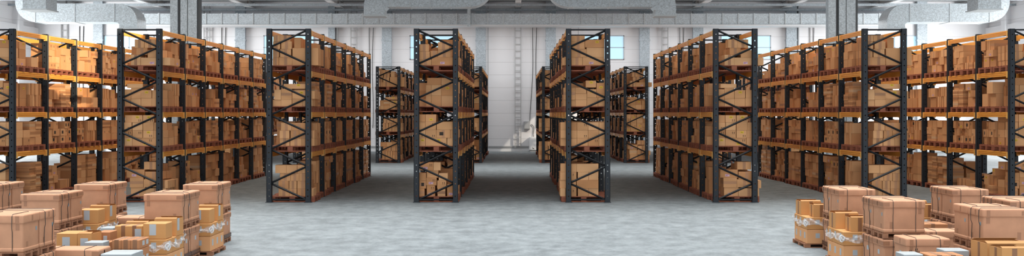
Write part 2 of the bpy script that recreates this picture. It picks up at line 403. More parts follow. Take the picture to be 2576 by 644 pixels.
def wall_boxes():
    x0, x1 = X_at(1318, YB), X_at(1333.5, YB); r = empty('switch_box', (x0, YB - .16, 1.3)); tag(r, 'small grey switch box on the far wall beside the ladder', 'switch box')
    m = bm_mesh('housing', rounded(0, x1 - x0, 0, .158, 0, .47, .02), M_GREYM); link('housing', m, r)
    m = MB(); m.box(.03, x1 - x0 - .03, -.012, 0, .04, .43); link('cover', m.mesh('cover', M_GREYM), r)
    pts = [(X_at(a, YB), YB - .05, Z_at(b, YB)) for a, b in ((1335, 313), (1339, 314), (1343, 320), (1342, 330), (1341, 338), (1342, 345))]
    m = MB(); m.tube(pts, .019, 0, 6); o = link('looped_cable', m.mesh('looped_cable', M_CABLE)); tag(o, 'short looped cable between switch box and floor cabinet', 'cable')
    x0, x1 = X_at(1331, YB), X_at(1352, YB); r = empty('electric_cabinet', (x0, YB - .36, 0)); tag(r, 'pale floor cabinet against the far wall below the switch box', 'cabinet')
    m = bm_mesh('housing', rounded(0, x1 - x0, 0, .31, .08, .85, .015), M_WHITEM); link('housing', m, r)
    m = MB(); m.box(.05, x1 - x0 - .05, .03, .29, 0, .08); link('plinth', m.mesh('plinth', M_GREYM), r)
    m = MB(); m.box(.03, x1 - x0 - .03, -.012, 0, .11, .82); d = link('door', m.mesh('door', M_WHITEM), r)
    m = MB(); m.box(.2, .28, -.02, -.012, .16, .2); m.box(.2, .215, -.02, -.012, .2, .27); link('door_mark', m.mesh('door_mark', M_CABLE), d)
wall_boxes()

# ------------------------------------------------------------------ racks
BAY, RW, RH, NB = 1.847, 1.10, 4.335, 6
LEV = [0.0, 1.26, 2.255, 3.28]        # where pallets stand
def post_mesh():
    m = MB(); w, dp = .13, .11; seg = .155; n = 27; z = .08
    m.box(-.085, .085, -.03, dp, 0, .012)
    m.box(-w / 2, w / 2, 0, dp, .012, z)
    def ringseg(z0, z1, y, flip):
        zc = (z0 + z1) / 2; r = .017
        o = [(w / 2, zc), (w / 2, z1), (0, z1), (-w / 2, z1), (-w / 2, zc), (-w / 2, z0), (0, z0), (w / 2, z0)]
        i = [(r * math.cos(k * PI / 4), zc + r * math.sin(k * PI / 4)) for k in range(8)]
        for k in range(8):
            k2 = (k + 1) % 8
            m.quad([(o[k][0], y, o[k][1]), (o[k2][0], y, o[k2][1]), (i[k2][0], y, i[k2][1]), (i[k][0], y, i[k][1])])
        return i
    for k in range(n):
        z0 = z + k * seg; i = ringseg(z0, z0 + seg, 0, 0)
        for q in range(8):
            q2 = (q + 1) % 8
            m.quad([(i[q][0], 0, i[q][1]), (i[q2][0], 0, i[q2][1]), (i[q2][0], .008, i[q2][1]), (i[q][0], .008, i[q][1])])
    zt = z + n * seg
    m.box(-w / 2, w / 2, 0, .01, zt, RH)
    for s in (-1, 1):
        pr = [(s * .065, .0), (s * .065, .04), (s * .05, .05), (s * .05, .08), (s * .065, .09), (s * .065, dp), (s * .03, dp), (s * .03, dp - .008), (s * .057, dp - .008), (s * .057, .095), (s * .042, .083), (s * .042, .047), (s * .057, .037), (s * .057, .0)]
        m.prism(pr, 'z', z, RH)
    return m.mesh('post', M_POST)
def brace_mesh(first):
    m = MB(); xi = .42; yy = .055
    m.box(-xi, xi, yy - .02, yy + .02, RH - .045, RH - .008); m.box(-xi, xi, yy - .02, yy + .02, .055, .09)
    z = RH - .035; s = first; dz = .4245
    for k in range(10):
        m.bar((s * xi, yy + (.008 if k % 2 else -.008), z - .02), (-s * xi, yy + (.008 if k % 2 else -.008), z - dz + .02), .036)
        z -= dz; s = -s
    return m.mesh('bracing', M_BRACE)
def beam_mesh(h, conn):
    # ribbed box beam along y; x = outward face at +.03
    m = MB(); L0, L1 = .118, BAY - .008; t = .03
    n = 3; pr = [(-.02, 0)]
    for k in range(n):
        a = h * k / n; b = h * (k + 1) / n
        pr += [(t, a + .004), (t, b - .016), (t - .012, b - .012), (t - .012, b - .002)]
    pr += [(t - .012, h), (-.02, h)]
    m.prism([(p[0], p[1]) for p in pr], 'y', L0, L1, 0)
    for y0, y1 in ((.112, .175), (BAY - .065, BAY - .002)):
        m.box(-.03, t + .012, y0, y1, -.035, h - .002, 1)
    return m.mesh('beam', [M_BEAM, M_CONN_LIT])
POST, BR = post_mesh(), {1: brace_mesh(1), -1: brace_mesh(-1)}
BEAM, TIE = beam_mesh(.13, .17), beam_mesh(.115, .15)
RX = [-12.95, -9.287, -5.569, -1.896, 1.896, 5.569, 9.287, 12.95]
FRONT_LAB = ['dark steel pallet rack with orange beams, %s in the front row from the left-side wall' % ORD[i] for i in range(8)]
REAR_LAB = ['dark steel pallet rack across the cross aisle, standing behind the %s front rack' % ORD[i] for i in range(8)]
def rack(i, y, front):
    root = empty('pallet_rack', (RX[i], y, 0))
    tag(root, FRONT_LAB[i] if front else REAR_LAB[i], 'pallet rack', 'pallet racks in the front rows' if front else 'pallet racks beyond the cross aisle')
    fs = 1 if i % 2 == 0 else -1
    for k in range(NB + 1):
        f = link('upright_frame', BR[fs if k % 2 == 0 else -fs], root, (0, k * BAY, 0))
        for s in (-1, 1): link('post', POST, f, (s * .485, 0, 0))
    for k in range(NB):
        for lv, z in enumerate(LEV[1:] + [4.30]):
            for s in (-1, 1):
                me = TIE if lv == 3 else BEAM; h = .115 if lv == 3 else .13
                o = link('beam', me, root, (s * .52, k * BAY + (0 if s > 0 else BAY + .11), z - h))
                if s < 0: o.rotation_euler = (0, 0, PI)
YR = D0 * 1.8025
for i in range(8):
    rack(i, D0, True); rack(i, YR, False)

# ------------------------------------------------------------------ loads on the racks
# end-of-row loads, authored as (x0, x1, height, marks): centimetres from the rack's outer edge, stacked in order
ENDS = {
 'A': {3: [(30, 54, 26, 'v'), (54, 128, 19, 'Ln'), (43, 71, 17, 'v'), (71, 109, 19, 'n'), (39, 63, 21, 'v'), (63, 90, 21, 'v')],
       2: [(14, 30, 22, 'n'), (30, 55, 18, 'n'), (55, 82, 20, 'n'), (82, 110, 20, 'n'), (14, 30, 20, 'n'), (30, 55, 27, 'n'), (55, 82, 20, 'Yn'), (83, 110, 20, 'n'), (20, 60, 10, 'n')],
       1: [(13, 32, 20, 'Yn'), (32, 85, 20, 'YPn'), (85, 112, 20, 'n'), (13, 32, 19, 'Pn'), (33, 59, 19, 'Pn'), (60, 86, 19, 'YPn'), (86, 112, 19, 'n'), (13, 32, 19, 'Pn'), (33, 59, 19, 'n'), (60, 87, 19, 'n'), (87, 108, 19, 'n'),
           (14, 32, 18, 'n'), (32, 59, 18, 'YPn'), (60, 88, 18, 'YPn')],
       0: [(29, 65, 22, 'Ln'), (65, 117, 20, 'v'), (27, 61, 24, 'h'), (60, 99, 20, 'v'), (99, 122, 19, 'v'), (19, 64, 20, 'Ln'), (65, 107, 19, 'v'), (62, 97, 19, 'v')]},
 'B': {3: [(13, 28, 20, 'v'), (28, 62, 20, 'v'), (62, 127, 43, 'n'), (13, 29, 20, 'v'), (31, 59, 20, 'v'), (13, 31, 19, 'v'), (34, 61, 19, 'v'), (14, 31, 15, 'v'), (31, 57, 15, 'v'), (66, 83, 26, 'n')],
       2: [(13, 34, 16, 'n'), (34, 61, 16, 'n'), (61, 88, 18, 'n'), (88, 112, 18, 'n'), (17, 34, 25, 'n'), (34, 61, 27, 'h'), (61, 99, 22, 'Yn'), (99, 118, 20, 'n'), (40, 100, 12, 'Yn')],
       1: [(30, 55, 19, 'v'), (56, 85, 19, 'v'), (85, 117, 19, 'v'), (30, 55, 19, 'v'), (57, 79, 19, 'v'), (79, 104, 19, 'v'), (104, 117, 19, 'v'), (33, 60, 19, 'v'), (60, 98, 19, 'v')],
       0: [(27, 54, 19, 'v'), (54, 73, 19, 'v'), (74, 99, 19, 'v'), (27, 53, 19, 'v'), (54, 73, 19, 'v'), (74, 101, 19, 'v'), (101, 115, 19, 'v'), (31, 57, 19, 'v'), (57, 79, 19, 'v'), (79, 99, 19, 'v'), (19, 47, 20, 'n'), (47, 74, 20, 'n'), (74, 86, 20, 'n'), (86, 98, 20, 'n')]},
 'C': {3: [(13, 43, 14, 'v'), (43, 114, 20, 'Ln'), (12, 39, 20, 'v'), (40, 59, 16, 'v'), (59, 91, 18, 'v'), (12, 37, 18, 'v'), (59, 87, 19, 'v')],
       2: [(27, 41, 27, 'n'), (41, 66, 27, 'n'), (66, 96, 27, 'n'), (27, 41, 26, 'n'), (41, 66, 26, 'n'), (66, 96, 26, 'Yn'), (30, 66, 18, 'n'), (66, 96, 18, 'n')],
       1: [(12, 28, 20, 'Yn'), (28, 81, 20, 'YPn'), (82, 108, 20, 'n'), (12, 28, 20, 'Pn'), (28, 55, 20, 'Pn'), (55, 90, 20, 'Wv'), (90, 111, 20, 'v'), (12, 28, 20, 'n'), (28, 55, 20, 'Pn'), (56, 98, 20, 'n'), (12, 28, 18, 'n'), (28, 55, 18, 'Yn')],
       0: [(12, 26, 19, 'h'), (31, 52, 27, 'LPn'), (58, 78, 19, 'h'), (82, 104, 30, 'Ln'), (12, 30, 20, 'Wh'), (30, 56, 19, 'LPn'), (57, 80, 20, 'Pn'), (12, 30, 19, 'n'), (31, 60, 18, 'n'), (61, 84, 18, 'n'), (13, 48, 20, 'LPn'), (48, 66, 20, 'n')]},
 'D': {3: [(14, 42, 20, 'v'), (42, 97, 20, 'Ln'), (-8, 10, 19, 'n'), (14, 52, 20, 'v'), (52, 97, 24, 'n'), (14, 48, 19, 'v'), (48, 97, 19, 'Yn'), (14, 48, 14, 'v')],
       2: [(-5, 24, 16, 'n'), (24, 53, 16, 'n'), (53, 81, 21, 'n'), (81, 98, 21, 'n'), (-5, 24, 30, 'h'), (24, 53, 15, 'n'), (53, 77, 21, 'Yn'), (77, 98, 37, 'Yn'), (24, 52, 15, 'n'), (50, 76, 17, 'Yn')],
       1: [(-13, 1, 19.5, 'n'), (1, 28, 19.5, 'n'), (28, 56, 19.5, 'n'), (56, 83, 19.5, 'Pn'), (83, 108, 19.5, 'Pn')] + [(-13, 1, 19.5, 'n'), (1, 28, 19.5, 'n'), (28, 56, 19.5, 'Pn'), (56, 83, 19.5, 'n'), (83, 108, 19.5, 'n')] * 2,
       0: [(-14, -1, 20, 'n'), (-1, 12, 20, 'n'), (12, 27, 20, 'Pn'), (30, 57, 20, 'n'), (57, 82, 20, 'n'), (-15, 26, 20, 'v'), (27, 82, 20, 'n'), (-14, 12, 20, 'n'), (12, 27, 20, 'Pn'), (30, 57, 20, 'n'), (57, 82, 20, 'n'), (-13, 27, 20, 'n'), (27, 82, 20, 'n')]},
}
ROWS = {
 'D': {3: 'E l c g b j c J j g c b', 2: 'E v j f b b v b j v g j', 1: 'E g w w p v g g p J g g', 0: 'E f j l G G b G j p G f'},
 'C': {3: 'E j J c j j g J c j g b', 2: 'E B j f v b b b j J f v', 1: 'E p w p g g v p g p w J', 0: 'E j J l f f G p j G G G'},
 'A': {3: 'E b j j J b j g J l c c', 2: 'E v v b l J b J j j f J', 1: 'E J b p g g v J p l g g', 0: 'E b p J G G G j j l G G'},
 'B': {3: 'E g b b j j J b g J J l', 2: 'E f v f j J l b g J b J', 1: 'E v w w p v g g p l g g', 0: 'E v p j G G G G p p f f'},
}
SETS = ['D', 'A', 'B', 'C', 'D', 'A', 'B', 'C']
HMAX = [.90, .62, .64, .70]
def side_kind(k, r, hm):
    """boxes seen from the aisle on one pallet: (v0, v1, height, marks), v along the row 0..0.8"""
    o = []
    def row(h, cuts, st):
        for a, b in zip(cuts, cuts[1:]): o.append((a, b, h, st(a, b) if callable(st) else st))
    if k in 'gGc':
        n = {'g': 3, 'G': 4, 'c': 4}[k]; h = {'g': .2, 'G': .215, 'c': .168}[k]
        cuts = [.04, .40, .78] if k != 'c' else [.05, .33, .55, .77]
        for q in range(n): row(h, [c + r.uniform(-.006, .006) for c in cuts], r.choice(['n', 'h', 'n', 'Pn', 'n']))
    elif k == 'v':
        for q in range(3 if hm > .8 else 2):
            w = r.choice([.075, .09, .11]); n = int(.74 / w); row(r.uniform(.26, .31), [.03 + w * i for i in range(n + 1)], 'n')
    elif k == 'f':
        for q in range(5 if hm > .8 else 4): row(.158, [.02 + r.uniform(0, .04), .40, .77], 'h')
    elif k in 'jJ':
        z = 0; lim = hm * r.uniform(.62, .85) if k == 'j' else hm * .45
        while z < lim:
            h = r.choice([.18, .2, .22, .26]); c = [r.uniform(.0, .08)]
            while c[-1] < .58: c.append(c[-1] + r.choice([.2, .26, .32, .38, .44]))
            c[-1] = min(c[-1], .81)
            if c[-1] - c[-2] < .1: c.pop()
            if z > .2 and r.random() < .35 and len(c) > 2: c = c[:-1] if r.random() < .5 else c[1:]
            row(min(h, hm - z - .01), c, lambda a, b: r.choice(['v', 'v', 'n', 'h', 'Ln', 'n', 'Yn'])); z += h
    elif k in 'pw':
        for q in range(4 if hm > .8 else 3):
            h = .195; c = [r.uniform(.0, .06)]
            while c[-1] < .62: c.append(c[-1] + r.choice([.09, .13, .16, .24] if k == 'p' else [.2, .26, .33]))
            c[-1] = min(c[-1], .8)
            if q >= 2 and r.random() < .4: c = c[1:]
            row(h, c, lambda a, b: r.choice(['Wn', 'Pn', 'Wv', 'Pv', 'v', 'Yn'] if k == 'p' else ['Wn', 'Wv', 'v', 'Pn', 'n']))
    elif k == 'b':
        h = min(.36, hm * .46); row(h, [.03, .42, .79], 'n'); row(h * .9, [.06, .45, .74] if r.random() < .5 else [.05, .44], lambda a, b: r.choice(['n', 'Yn', 'Ln', 'v']))
    elif k == 'B':
        row(.33, [.05, .43, .8], 'n'); row(.3, [.05, .43], 'n')
    elif k == 'l':
        row(r.uniform(.2, .3), [.05, .48, .72], lambda a, b: r.choice(['v', 'n']))
    return [b for b in o]
BOXES = []      # dicts
PALS = []
def settle(items, z0):
    done = []
    for (a, b, h, st) in items:
        z = z0
        for (c, d, zb, zt) in done:
            if min(b, d) - max(a, c) > .012: z = max(z, zt)
        for (c, d, zb, zt) in done:
            if zb < z + h and z < zt and min(b, d) > max(a, c):
                if a + b > c + d: a = d + .001
                else: b = c - .001
        done.append((a, b, z, z + h + .003)); yield a, b, z, z + h, st
def loads(i, y0, front):
    S = SETS[i]; side = 1 if RX[i] < 0 else -1       # aisle side that faces the middle
    for lv in range(4):
        codes = ROWS[S][lv].split(); zp = LEV[lv] + .1475
        for k in range(12):
            bay = k // 2; yb = y0 + bay * BAY + (.120 if k % 2 == 0 else .930); r = random.Random(1000 * (i % 4) + 100 * lv + k + (0 if front else 7777))
            jx = r.uniform(-.03, .03)
            if lv == 0: jx *= 1.6
            if k == 0 and lv == 0: jx = {'B': .07, 'D': -.10, 'A': .06, 'C': 0}[S]
            PALS.append(dict(x=RX[i] + jx, y=yb, z=LEV[lv], rack=i, lv=lv, k=k, front=front))
            def add(x0, x1, ya, yb2, z, zt, st, mi, faces):
                BOXES.append(dict(b=(x0, x1, ya, yb2, z, zt), st=st, c=mi, t=r.choice([5, 5, 6, 6, 7]) if 'h' in st else r.choice([5, 6, 6]), rack=i, lv=lv, k=k, front=front, faces=faces))
            if codes[k] == 'E':
                ex = RX[i] - .55; spec = [(a / 100, b / 100, h / 100, st) for a, b, h, st in ENDS[S][lv]]
                rec = .22 if (S == 'C' and lv == 2) else .0
                ytop = {}
                for a, b, z, zt, st in settle(spec, zp):
                    dd = r.choice([.34, .36, .38]); off = rec + r.uniform(0, .03)
                    add(ex + a + .003, ex + b - .003, yb + off, yb + off + dd, z, zt, st, r.choice([0, 0, 1, 1, 3, 4]), 'f')
                r2 = r.random()
                for a, b, z, zt, st in settle([(a, b, h * .98, st) for a, b, h, st in spec if r.random() < .85], zp):
                    add(ex + a + .003, ex + b - .003, yb + .43 + rec, yb + .79 + min(rec, .0), z, zt, st.replace('h', 'n'), r.choice([0, 1, 2, 4]), 's')
            else:
                dep = r.uniform(.5, .58)
                for s in (side, -side):
                    kk = codes[k] if s == side else r.choice('JlleeegbJ')
                    for a, b, z, zt, st in settle(side_kind(kk, r, HMAX[lv]), zp):
                        over = r.uniform(-.10, .03) if kk in 'jJbBpl' else r.uniform(-.03, .015); xo = RX[i] + s * (.505 + over); xi = RX[i] + s * max(.032, .505 + over - min(dep, .46))
                        x0, x1 = sorted((xo, xi)); vs = .9 if k % 2 else .97; ya = yb + a * vs + .005; yb2 = yb + b * vs - .005
                        if s != side: x0, x1 = sorted((xo, RX[i] + s * .03))
                        add(x0, x1, ya, yb2, z, zt, st, r.choice([0, 0, 1, 2, 3, 4]) if codes[k] != 'g' else r.choice([0, 1]), 's')
for i in range(8):
    loads(i, D0, True); loads(i, YR, False)

# foreground stacks are laid out here (used for the look-up of what shows, built further down)
STACKS = [  # x0, y0, turned, label stem
    (-5.477, 17.50, 0, 'stack at the open floor, back row of the pile by the second rack'),
    (-5.400, 15.41, 0, 'F2'), (-7.290, 17.50, 0, 'F3'), (-7.205, 15.41, 0, 'F4'), (-9.085, 17.50, 0, 'F5'), (-6.255, 12.24, 1, 'F6'),
    (5.087, 16.37, 1, 'T1'), (5.027, 14.24, 1, 'T2'), (6.850, 16.37, 1, 'T3'), (5.815, 13.00, 0, 'T4'), (6.745, 14.24, 1, 'T5')]

# which boxes and pallets show most from the camera's place
def count_visible():
    V, F, own = [], [], []
    def addbox(b, tagv):
        n = len(V); x0, x1, y0, y1, z0, z1 = b
        V.extend([(x0, y0, z0), (x1, y0, z0), (x1, y1, z0), (x0, y1, z0), (x0, y0, z1), (x1, y0, z1), (x1, y1, z1), (x0, y1, z1)])
        for q in ((0, 3, 2, 1), (4, 5, 6, 7), (0, 1, 5, 4), (1, 2, 6, 5), (2, 3, 7, 6), (3, 0, 4, 7)):
            F.append(tuple(n + j for j in q)); own.append(tagv)
    for n, b in enumerate(BOXES): addbox(b['b'], ('b', n))
    for n, p in enumerate(PALS): addbox((p['x'] - .56, p['x'] + .56, p['y'], p['y'] + .8, p['z'], p['z'] + .144), ('p', n))
    for y0 in (D0, YR):
        for x in RX:
            for k in range(NB + 1):
                for s in (-1, 1):
                    addbox((x + s * .485 - .065, x + s * .485 + .065, y0 + k * BAY, y0 + k * BAY + .11, 0, RH), None)
            for z in LEV[1:]:
                for s in (-1, 1): addbox((x + s * .52 - .03, x + s * .52 + .03, y0, y0 + NB * BAY, z - .13, z), None)
    for x0, y0, t, l in STACKS: addbox((x0, x0 + .57, y0, y0 + .85, 0, 1.043), None)
    tree = BVHTree.FromPolygons(V, F); o = Vector((0, 0, CAMZ)); step = 4
    cb, cp = {}, {}
    for py in range(62, 520, step):
        for p in range(2, 2576, step):
            d = Vector(((p - 1288) / PXM, D0, -(py - HOR) / PXM)).normalized()
            h = tree.ray_cast(o, d)
            if h[2] is None: continue
            t = own[h[2]]
            if t is None: continue
            (cb if t[0] == 'b' else cp)[t[1]] = (cb if t[0] == 'b' else cp).get(t[1], 0) + 1
    return cb, cp
CB, CP = count_visible()
NBOX, NPAL = 300, 300
solo = sorted(CB, key=lambda n: (-CB[n], n))[:NBOX]
solop = sorted(CP, key=lambda n: (-CP[n], n))[:NPAL]
print('boxes', len(BOXES), 'seen', len(CB), 'pallets', len(PALS), 'seen', len(CP), 'smallest single', CB[solo[-1]])

def tape_geo(m, d, b, st, mi):
    x0, x1, y0, y1, z0, z1 = b; e = .0015
    if 'v' in st:
        if d['faces'] == 'f':
            xc = (x0 + x1) / 2; w = min(.036, (x1 - x0) * .16); m.box(xc - w, xc + w, y0 - e, y1 + e, z0 + .001, z1 + e, mi)
        else:
            yc = (y0 + y1) / 2; w = min(.036, (y1 - y0) * .16); m.box(x0 - e, x1 + e, yc - w, yc + w, z0 + .001, z1 + e, mi)
    elif 'h' in st:
        zc = (z0 + z1) / 2; w = min(.035, (z1 - z0) * .2); m.box(x0 - e, x1 + e, y0 - e, y1 + e, zc - w, zc + w, mi)
    else: return False
    return True
def face_pts(d, b, u0, u1, v0, v1, e):
    """rectangle on the face that shows: u,v in metres from that face's lower corner"""
    x0, x1, y0, y1, z0, z1 = b
    if d['faces'] == 'f':
        return [(x0 + u0, y0 - e, z0 + v0), (x0 + u1, y0 - e, z0 + v0), (x0 + u1, y0 - e, z0 + v1), (x0 + u0, y0 - e, z0 + v1)], x1 - x0
    if RX[d['rack']] < 0:
        return [(x1 + e, y0 + u0, z0 + v0), (x1 + e, y0 + u1, z0 + v0), (x1 + e, y0 + u1, z0 + v1), (x1 + e, y0 + u0, z0 + v1)], y1 - y0
    return [(x0 - e, y0 + u0, z0 + v0), (x0 - e, y0 + u1, z0 + v0), (x0 - e, y0 + u1, z0 + v1), (x0 - e, y0 + u0, z0 + v1)], y1 - y0
def sheet(m, d, b, u0, u1, v0, v1, mi, e=.002):
    p, _ = face_pts(d, b, u0, u1, v0, v1, e); q, _ = face_pts(d, b, u0, u1, v0, v1, .0002)
    m.quad(p, mi)
    for k in range(4): m.quad([p[k], p[(k + 1) % 4], q[(k + 1) % 4], q[k]], mi)
def print_geo(m, d, b, st):
    x0, x1, y0, y1, z0, z1 = b; H = z1 - z0; W = (x1 - x0) if d['faces'] == 'f' else (y1 - y0)
    if 'P' in st and W > .09:
        s = .028
        for q in range(2):
            u = W - .055 - .045 * q if W > .16 else W / 2 - .02
            if q and W <= .16: break
            v = .03 if (d['c'] + d['k']) % 2 else H - .085
            sheet(m, d, b, u + s * .35, u + s * .65, v, v + s * .9, I_PRINT)
            p, _ = face_pts(d, b, u, u + s, v + s * .9, v + s * 1.7, .002)
            m.quad([p[0], p[1], [(p[2][j] + p[3][j]) / 2 for j in range(3)]], I_PRINT)
            sheet(m, d, b, u - .002, u + s + .002, v - .01, v - .004, I_PRINT)
    if 'W' in st:
        u0, u1 = (W * .3, W * .7) if W < .2 else (W * .22, W * .22 + .1)
        sheet(m, d, b, u0, u1, H * .3, H * .72, I_PRINT)
def sticker_geo(m, d, b, st):
    x0, x1, y0, y1, z0, z1 = b; H = z1 - z0; W = (x1 - x0) if d['faces'] == 'f' else (y1 - y0); hit = None
    if 'Y' in st and W > .1:
        u = W * .62 - .04 if W > .3 else W * .5 - .035; v = H * .68 - .02 if (d['lv'] != 1 or d['c'] % 2) else .025
        sheet(m, d, b, u, u + .085, v, v + .055, I_YEL); sheet(m, d, b, u + .012, u + .073, v + .018, v + .024, I_PRINT, .0026); sheet(m, d, b, u + .012, u + .06, v + .032, v + .037, I_PRINT, .0026); hit = 'yellow'
    if 'L' in st and W > .13:
        u = W * .35 - .03; sheet(m, d, b, u, u + .11, .03, .085, I_PUR); sheet(m, d, b, u + .01, u + .06, .045, .06, I_PURD, .0026); sheet(m, d, b, u + .02, u + .1, .068, .076, I_PURD, .0026); hit = 'purple'
    return hit
SHELF = ['floor level', 'lowest shelf', 'middle shelf', 'top shelf']
BAYN = ['end bay', 'second bay', 'third bay', 'fourth bay', 'fifth bay', 'sixth bay']
def look(d):
    x0, x1, y0, y1, z0, z1 = d['b']; W = (x1 - x0) if d['faces'] == 'f' else (y1 - y0); H = z1 - z0; st = d['st']
    size = 'wide' if W > .42 else 'slim' if W < .14 else 'tall' if H > W * 1.15 else 'flat' if H < W * .55 else 'squarish'
    mk = 'purple-labelled ' if 'L' in st and W > .13 else 'yellow-stickered ' if 'Y' in st and W > .1 else 'dark-patched ' if 'W' in st else 'ink-printed ' if 'P' in st else 'taped ' if ('v' in st or 'h' in st) else 'plain '
    return mk + size
# layer and order inside each pallet load
byload = {}
for n, d in enumerate(BOXES): byload.setdefault((d['front'], d['rack'], d['lv'], d['k'], d['faces']), []).append(n)
for key, ns in byload.items():
    vis = [n for n in ns if n in CB]
    zs = []
    for n in sorted(vis, key=lambda n: BOXES[n]['b'][4]):
        z = BOXES[n]['b'][4]
        if not zs or z - zs[-1] > .07: zs.append(z)
        BOXES[n]['layer'] = len(zs) - 1
    for L in range(len(zs)):
        mem = [n for n in vis if BOXES[n]['layer'] == L]
        mem.sort(key=lambda n: px((BOXES[n]['b'][0] + BOXES[n]['b'][1]) / 2, (BOXES[n]['b'][2] + BOXES[n]['b'][3]) / 2))
        for q, n in enumerate(mem): BOXES[n]['across'] = q
LAYN = ['bottom', 'second', 'third', 'fourth', 'fifth', 'sixth']
used = set()
def box_label(d):
    rk = ORD[d['rack']] + (' front' if d['front'] else ' rear') + ' rack'
    if d['k'] == 0 and d['faces'] == 'f': place = 'row end'
    else: place = BAYN[d['k'] // 2] + (' nearer pallet' if d['k'] % 2 == 0 else ' farther pallet')
    sh = SHELF[d['lv']]
    l = '%s box, %s, %s, %s, %s layer, %s across' % (look(d), rk, sh, place, LAYN[min(d['layer'], 5)], ORD[min(d['across'], 19)])
    if d['k'] == 0 and d['faces'] == 's': l = l.replace('end bay nearer pallet', 'behind row end')
    while l in used: l = l.replace(' box,', ' carton box,', 1) if ' carton' not in l else l + ' again'
    used.add(l); return l
rest = MB(); single = set(solo)
for n, d in enumerate(BOXES):
    b = d['b']
    if n not in single:
        rest.box(*b, d['c']); tape_geo(rest, d, b, d['st'], d['t']); print_geo(rest, d, b, d['st']); sticker_geo(rest, d, b, d['st'])
for n in solo:
    d = BOXES[n]; b = d['b']; cx, cy, cz = (b[0] + b[1]) / 2, (b[2] + b[3]) / 2, b[4]
    lb = (b[0] - cx, b[1] - cx, b[2] - cy, b[3] - cy, 0, b[5] - cz)
    m = MB(); m.box(*lb, d['c']); print_geo(m, d, lb, d['st']); o = link('cardboard_box', m.mesh('cardboard_box', BOXMATS), None, (cx, cy, cz))
    tag(o, box_label(d), 'box', 'boxes on the %s of the %s %s rack' % (SHELF[d['lv']], ORD[d['rack']], 'front' if d['front'] else 'rear'))
    t = MB()
    if tape_geo(t, d, lb, d['st'], d['t']): link('packing_tape', t.mesh('packing_tape', BOXMATS), o)
    t = MB(); hit = sticker_geo(t, d, lb, d['st'])
    if hit: c = link('sticker', t.mesh('sticker', BOXMATS), o); c['label'] = hit + ' paper sticker'
o = link('stored_cartons', rest.mesh('stored_cartons', BOXMATS)); tag(o, 'remaining small cartons filling the deeper bays of all racks', 'boxes', None, 'stuff')

# pallets --------------------------------------------------------------
def pallet_parts(L=1.2, W=.8, s=1.0):
    """long boards along x (L), 3 runners along x; returns deck mesh, runner mesh"""
    dk = MB(); h = .144 * s
    for k in range(5):
        w = W * (.18 if k in (0, 2, 4) else .125); yc = [W * .09, W * .295, W * .5, W * .705, W * .91][k]; dk.box(-L / 2, L / 2, yc - w / 2, yc + w / 2, h - .022 * s, h)
    for xc in (-L / 2 + L * .06, 0, L / 2 - L * .06): dk.box(xc - L * .06, xc + L * .06, .0, W, h - .044 * s, h - .0225 * s)
    rn = MB(); bw = W * .125 / 2
    rn.box(-L / 2, L / 2, -bw * 1.0, bw * 1.0, 0, .022 * s)
    for xc in (-L / 2 + L * .06, 0, L / 2 - L * .06): rn.box(xc - L * .06, xc + L * .06, -bw, bw, .022 * s, h - .044 * s)
    return dk, rn
def mesh_join(dk, rn, W):
    m = MB()
    def put(src, dy):
        b = len(m.v); m.v += [(x, y + dy, z) for x, y, z in src.v]; m.f += [tuple(b + i for i in f) for f in src.f]; m.m += src.m
    put(dk, 0)
    for dy in (W * .0625, W * .5, W * .9375): put(rn, dy)
    return m
dk, rn = pallet_parts(1.12); P_DECK, P_RUN = dk.mesh('deck', M_PALLET), rn.mesh('runner', M_PALLET)
WHOLE = mesh_join(dk, rn, .8); P_WHOLE = WHOLE.mesh('wooden_pallet', M_PALLET)
dk2, rn2 = pallet_parts(.57, .42, .52); C_DECK, C_RUN = dk2.mesh('deck', M_CPALLET), rn2.mesh('runner', M_CPALLET)
dk3, rn3 = pallet_parts(.80, .84, .45); W_DECK, W_RUN = dk3.mesh('deck', M_CPALLET), rn3.mesh('runner', M_CPALLET)
def put_pallet(name, deck, run, W, loc, label, group, cat='pallet'):
    r = empty(name, loc); tag(r, label, cat, group); link('deck', deck, r)
    for dy in (W * .0625, W * .5, W * .9375): link('runner', run, r, (0, dy, 0))
    return r
restp = MB(); ss = set(solop)
for n, p in enumerate(PALS):
    if n in ss: continue
    b = len(restp.v); restp.v += [(x + p['x'], y + p['y'], z + p['z'] + .0015) for x, y, z in WHOLE.v]; restp.f += [tuple(b + i for i in f) for f in WHOLE.f]; restp.m += WHOLE.m
for q, n in enumerate(solop):
    p = PALS[n]; rk = ORD[p['rack']] + (' front' if p['front'] else ' rear') + ' rack'
    lab = 'red-brown wooden pallet, %s, %s, %s, %s slot' % (rk, SHELF[p['lv']], BAYN[p['k'] // 2], 'nearer' if p['k'] % 2 == 0 else 'farther')
    grp = 'pallets on the %s of the %s' % (SHELF[p['lv']], rk)
    if q < 90: put_pallet('wooden_pallet', P_DECK, P_RUN, .8, (p['x'], p['y'], p['z'] + .0015), lab, grp)
    else: tag(link('wooden_pallet', P_WHOLE, None, (p['x'], p['y'], p['z'] + .0015)), lab, 'pallet', grp)
if restp.v:
    o = link('hidden_pallets', restp.mesh('hidden_pallets', M_PALLET)); tag(o, 'remaining wooden pallets deep inside the racks', 'pallets', None, 'stuff')

